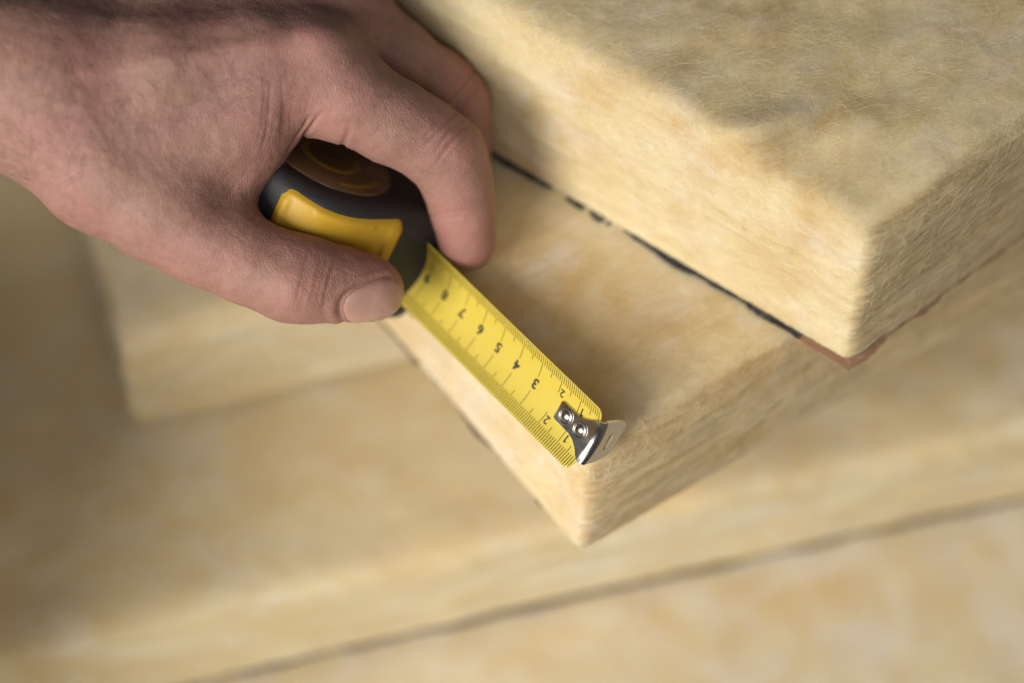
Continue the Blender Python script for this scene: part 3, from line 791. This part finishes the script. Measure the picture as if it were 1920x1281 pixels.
skin, N_, L_, p_ = new_mat('skin')
p_.inputs['Roughness'].default_value = 0.5; p_.inputs['Specular IOR Level'].default_value = 0.35
p_.inputs['Subsurface Weight'].default_value = 0.25; p_.inputs['Subsurface Radius'].default_value = (1.0, 0.35, 0.2); p_.inputs['Subsurface Scale'].default_value = 0.003
tc = N_.new('ShaderNodeTexCoord')
def nzz(scale, det=4, rough=0.55, stretch=None):
    t = N_.new('ShaderNodeTexNoise'); t.inputs['Scale'].default_value = scale; t.inputs['Detail'].default_value = det; t.inputs['Roughness'].default_value = rough
    if stretch:
        mp = N_.new('ShaderNodeMapping'); mp.inputs['Scale'].default_value = stretch; mp.inputs['Rotation'].default_value = (0, 0, -0.2); L_.new(tc.outputs['Object'], mp.inputs['Vector']); L_.new(mp.outputs['Vector'], t.inputs['Vector'])
    else: L_.new(tc.outputs['Object'], t.inputs['Vector'])
    return t.outputs['Fac']
def rmp(f, a, b, c=0, d=1):
    r = N_.new('ShaderNodeMapRange'); r.inputs[1].default_value = a; r.inputs[2].default_value = b; r.inputs[3].default_value = c; r.inputs[4].default_value = d; L_.new(f, r.inputs[0]); return r.outputs[0]
def mixc(f, a, b, mode='MIX'):
    mx = N_.new('ShaderNodeMix'); mx.data_type = 'RGBA'; mx.blend_type = mode
    if isinstance(f, float): mx.inputs[0].default_value = f
    else: L_.new(f, mx.inputs[0])
    for i, c in ((6, a), (7, b)):
        if isinstance(c, tuple): mx.inputs[i].default_value = (*c, 1)
        else: L_.new(c, mx.inputs[i])
    return mx.outputs[2]
att = N_.new('ShaderNodeAttribute'); att.attribute_name = 'flush'
c = mixc(rmp(nzz(45, 4), 0.38, 0.66), (0.325, 0.182, 0.143), (0.350, 0.172, 0.143))
c = mixc(rmp(nzz(260, 5, 0.65), 0.45, 0.75), c, (0.262, 0.138, 0.100))
c = mixc(rmp(nzz(900, 3), 0.62, 0.8, 0, 0.35), c, (0.20, 0.10, 0.07))
c = mixc(att.outputs['Fac'], c, (0.42, 0.195, 0.160))
L_.new(c, p_.inputs['Base Color'])
vor = N_.new('ShaderNodeTexVoronoi'); vor.feature = 'DISTANCE_TO_EDGE'; vor.inputs['Scale'].default_value = 1150; vor.inputs['Randomness'].default_value = 1
mpv = N_.new('ShaderNodeMapping'); mpv.inputs['Scale'].default_value = (1.25, 0.75, 1); mpv.inputs['Rotation'].default_value = (0, 0, 0.5)
L_.new(tc.outputs['Object'], mpv.inputs['Vector']); L_.new(mpv.outputs['Vector'], vor.inputs['Vector'])
hh1 = rmp(vor.outputs['Distance'], 0.0, 0.25)
ma = N_.new('ShaderNodeMath'); ma.operation = 'MULTIPLY_ADD'; L_.new(nzz(1100, 4, 0.6, (2.0, 0.5, 1)), ma.inputs[0]); ma.inputs[1].default_value = 1.0; L_.new(hh1, ma.inputs[2])
ma2 = N_.new('ShaderNodeMath'); ma2.operation = 'MULTIPLY_ADD'; L_.new(nzz(300, 4, 0.6), ma2.inputs[0]); ma2.inputs[1].default_value = 1.6; L_.new(ma.outputs[0], ma2.inputs[2])
v2 = N_.new('ShaderNodeTexVoronoi'); v2.feature = 'DISTANCE_TO_EDGE'; v2.inputs['Scale'].default_value = 330
mp2 = N_.new('ShaderNodeMapping'); mp2.inputs['Scale'].default_value = (2.2, 0.55, 1.0); mp2.inputs['Rotation'].default_value = (0, 0, 0.35)
L_.new(tc.outputs['Object'], mp2.inputs['Vector']); L_.new(mp2.outputs['Vector'], v2.inputs['Vector'])
ma3 = N_.new('ShaderNodeMath'); ma3.operation = 'MULTIPLY_ADD'; L_.new(rmp(v2.outputs['Distance'], 0.0, 0.10), ma3.inputs[0]); ma3.inputs[1].default_value = 0.45; L_.new(ma2.outputs[0], ma3.inputs[2])
bp = N_.new('ShaderNodeBump'); bp.inputs['Strength'].default_value = 0.40; bp.inputs['Distance'].default_value = 0.00024
L_.new(ma3.outputs[0], bp.inputs['Height']); L_.new(bp.outputs['Normal'], p_.inputs['Normal'])
L_.new(rmp(nzz(400), 0.3, 0.7, 0.42, 0.6), p_.inputs['Roughness'])

hbase = HV[HV[:, 2].argmin()].copy()
hbase = np.array([-0.06, 0.09, 0.0])
me = mesh_np('hand', HV - hbase, HQ)
fl_ = np.zeros(len(HV))
for (cx_, cy_, rx, k_) in ((860, 430, 80, .75), (720, 560, 90, .6), (590, 60, 70, .55), (845, 265, 60, .45), (560, 540, 70, .4), (880, 150, 60, .5), (430, 480, 120, .25), (620, 230, 60, .3)):
    fl_ = np.maximum(fl_, k_ * np.exp(-((hx - cx_) ** 2 + (hy - cy_) ** 2) / rx ** 2))
at = me.attributes.new('flush', 'FLOAT', 'POINT'); at.data.foreach_set('value', fl_.astype(np.float32))
hand = link('hand', me, skin); hand.location = hbase
tag(hand, 'bare hand with dark arm hairs gripping the tape measure, thumb on its case', 'hand')

# thumb nail: plate laid on the thumb tip
bvh = BVHTree.FromPolygons([Vector(v) for v in HV], [tuple(q) for q in HQ])
nail_m, nN, nL, npn = new_mat('nail')
npn.inputs['Base Color'].default_value = (0.53, 0.335, 0.27, 1); npn.inputs['Roughness'].default_value = 0.33; npn.inputs['Subsurface Weight'].default_value = 0.2
npn.inputs['Subsurface Radius'].default_value = (1, .4, .3); npn.inputs['Subsurface Scale'].default_value = 0.002
ntc = nN.new('ShaderNodeTexCoord'); nnz = nN.new('ShaderNodeTexNoise'); nnz.inputs['Scale'].default_value = 260; nL.new(ntc.outputs['Object'], nnz.inputs['Vector'])
nmx = nN.new('ShaderNodeMix'); nmx.data_type = 'RGBA'; nmx.inputs[6].default_value = (0.42, 0.235, 0.19, 1); nmx.inputs[7].default_value = (0.48, 0.285, 0.235, 1)
nL.new(nnz.outputs['Fac'], nmx.inputs[0]); nL.new(nmx.outputs[2], npn.inputs['Base Color'])
verts, faces = [], []; nr_, na_ = 10, 40
def nail_r(a): 
    return 1 / ((abs(math.cos(a)) / 64) ** 2.6 + (abs(math.sin(a)) / 38) ** 2.6) ** (1 / 2.6)
last = None; grid = []
for i in range(nr_ + 1):
    rowv = []
    for k in range(na_):
        a_ = 2 * math.pi * k / na_; r_ = nail_r(a_) * i / nr_
        q = nc + nax * (r_ * math.cos(a_)) + npr * (r_ * math.sin(a_))
        hit = bvh.ray_cast(Vector(CAM), Vector(norm(ray(*q))))
        if hit[0] is None: rowv.append(None); continue
        e = i / nr_
        off_ = 0.0006 * (1 - e ** 6) - 0.0002 * e ** 6
        rowv.append(len(verts)); verts.append(np.array(hit[0] + hit[1] * off_))
    grid.append(rowv)
for i in range(nr_):
    for k in range(na_):
        f = (grid[i][k], grid[i][(k + 1) % na_], grid[i + 1][(k + 1) % na_], grid[i + 1][k])
        if None in f: continue
        if i == 0: f = (f[0], f[2], f[3])
        faces.append(f)
me = mesh('thumb_nail', np.array(verts) - hbase, faces)
bm = bmesh.new(); bm.from_mesh(me); bmesh.ops.remove_doubles(bm, verts=bm.verts, dist=1e-6); bmesh.ops.recalc_face_normals(bm, faces=bm.faces); bm.to_mesh(me); bm.free()
link('thumb_nail', me, nail_m, hand)

# fine dark hairs on the back of the hand and wrist
hair_m = simple('body_hair', (0.05, 0.032, 0.022), 0.5)
hair_keep = face & (hx > -80) & (hx < 470) & (hy > -20) & (hy < 330) & ((hx - 60) * 0.5 + hy < 380)
hsel = fibres(hand, HV, HN, 800, hair_keep, name='arm_hair', lmin=0.003, lmax=0.010, lift=0.0006, wid=0.000028, bias=norm([-0.3, 0.9, 0]) * 1.2, mat=hair_m, seed=31)
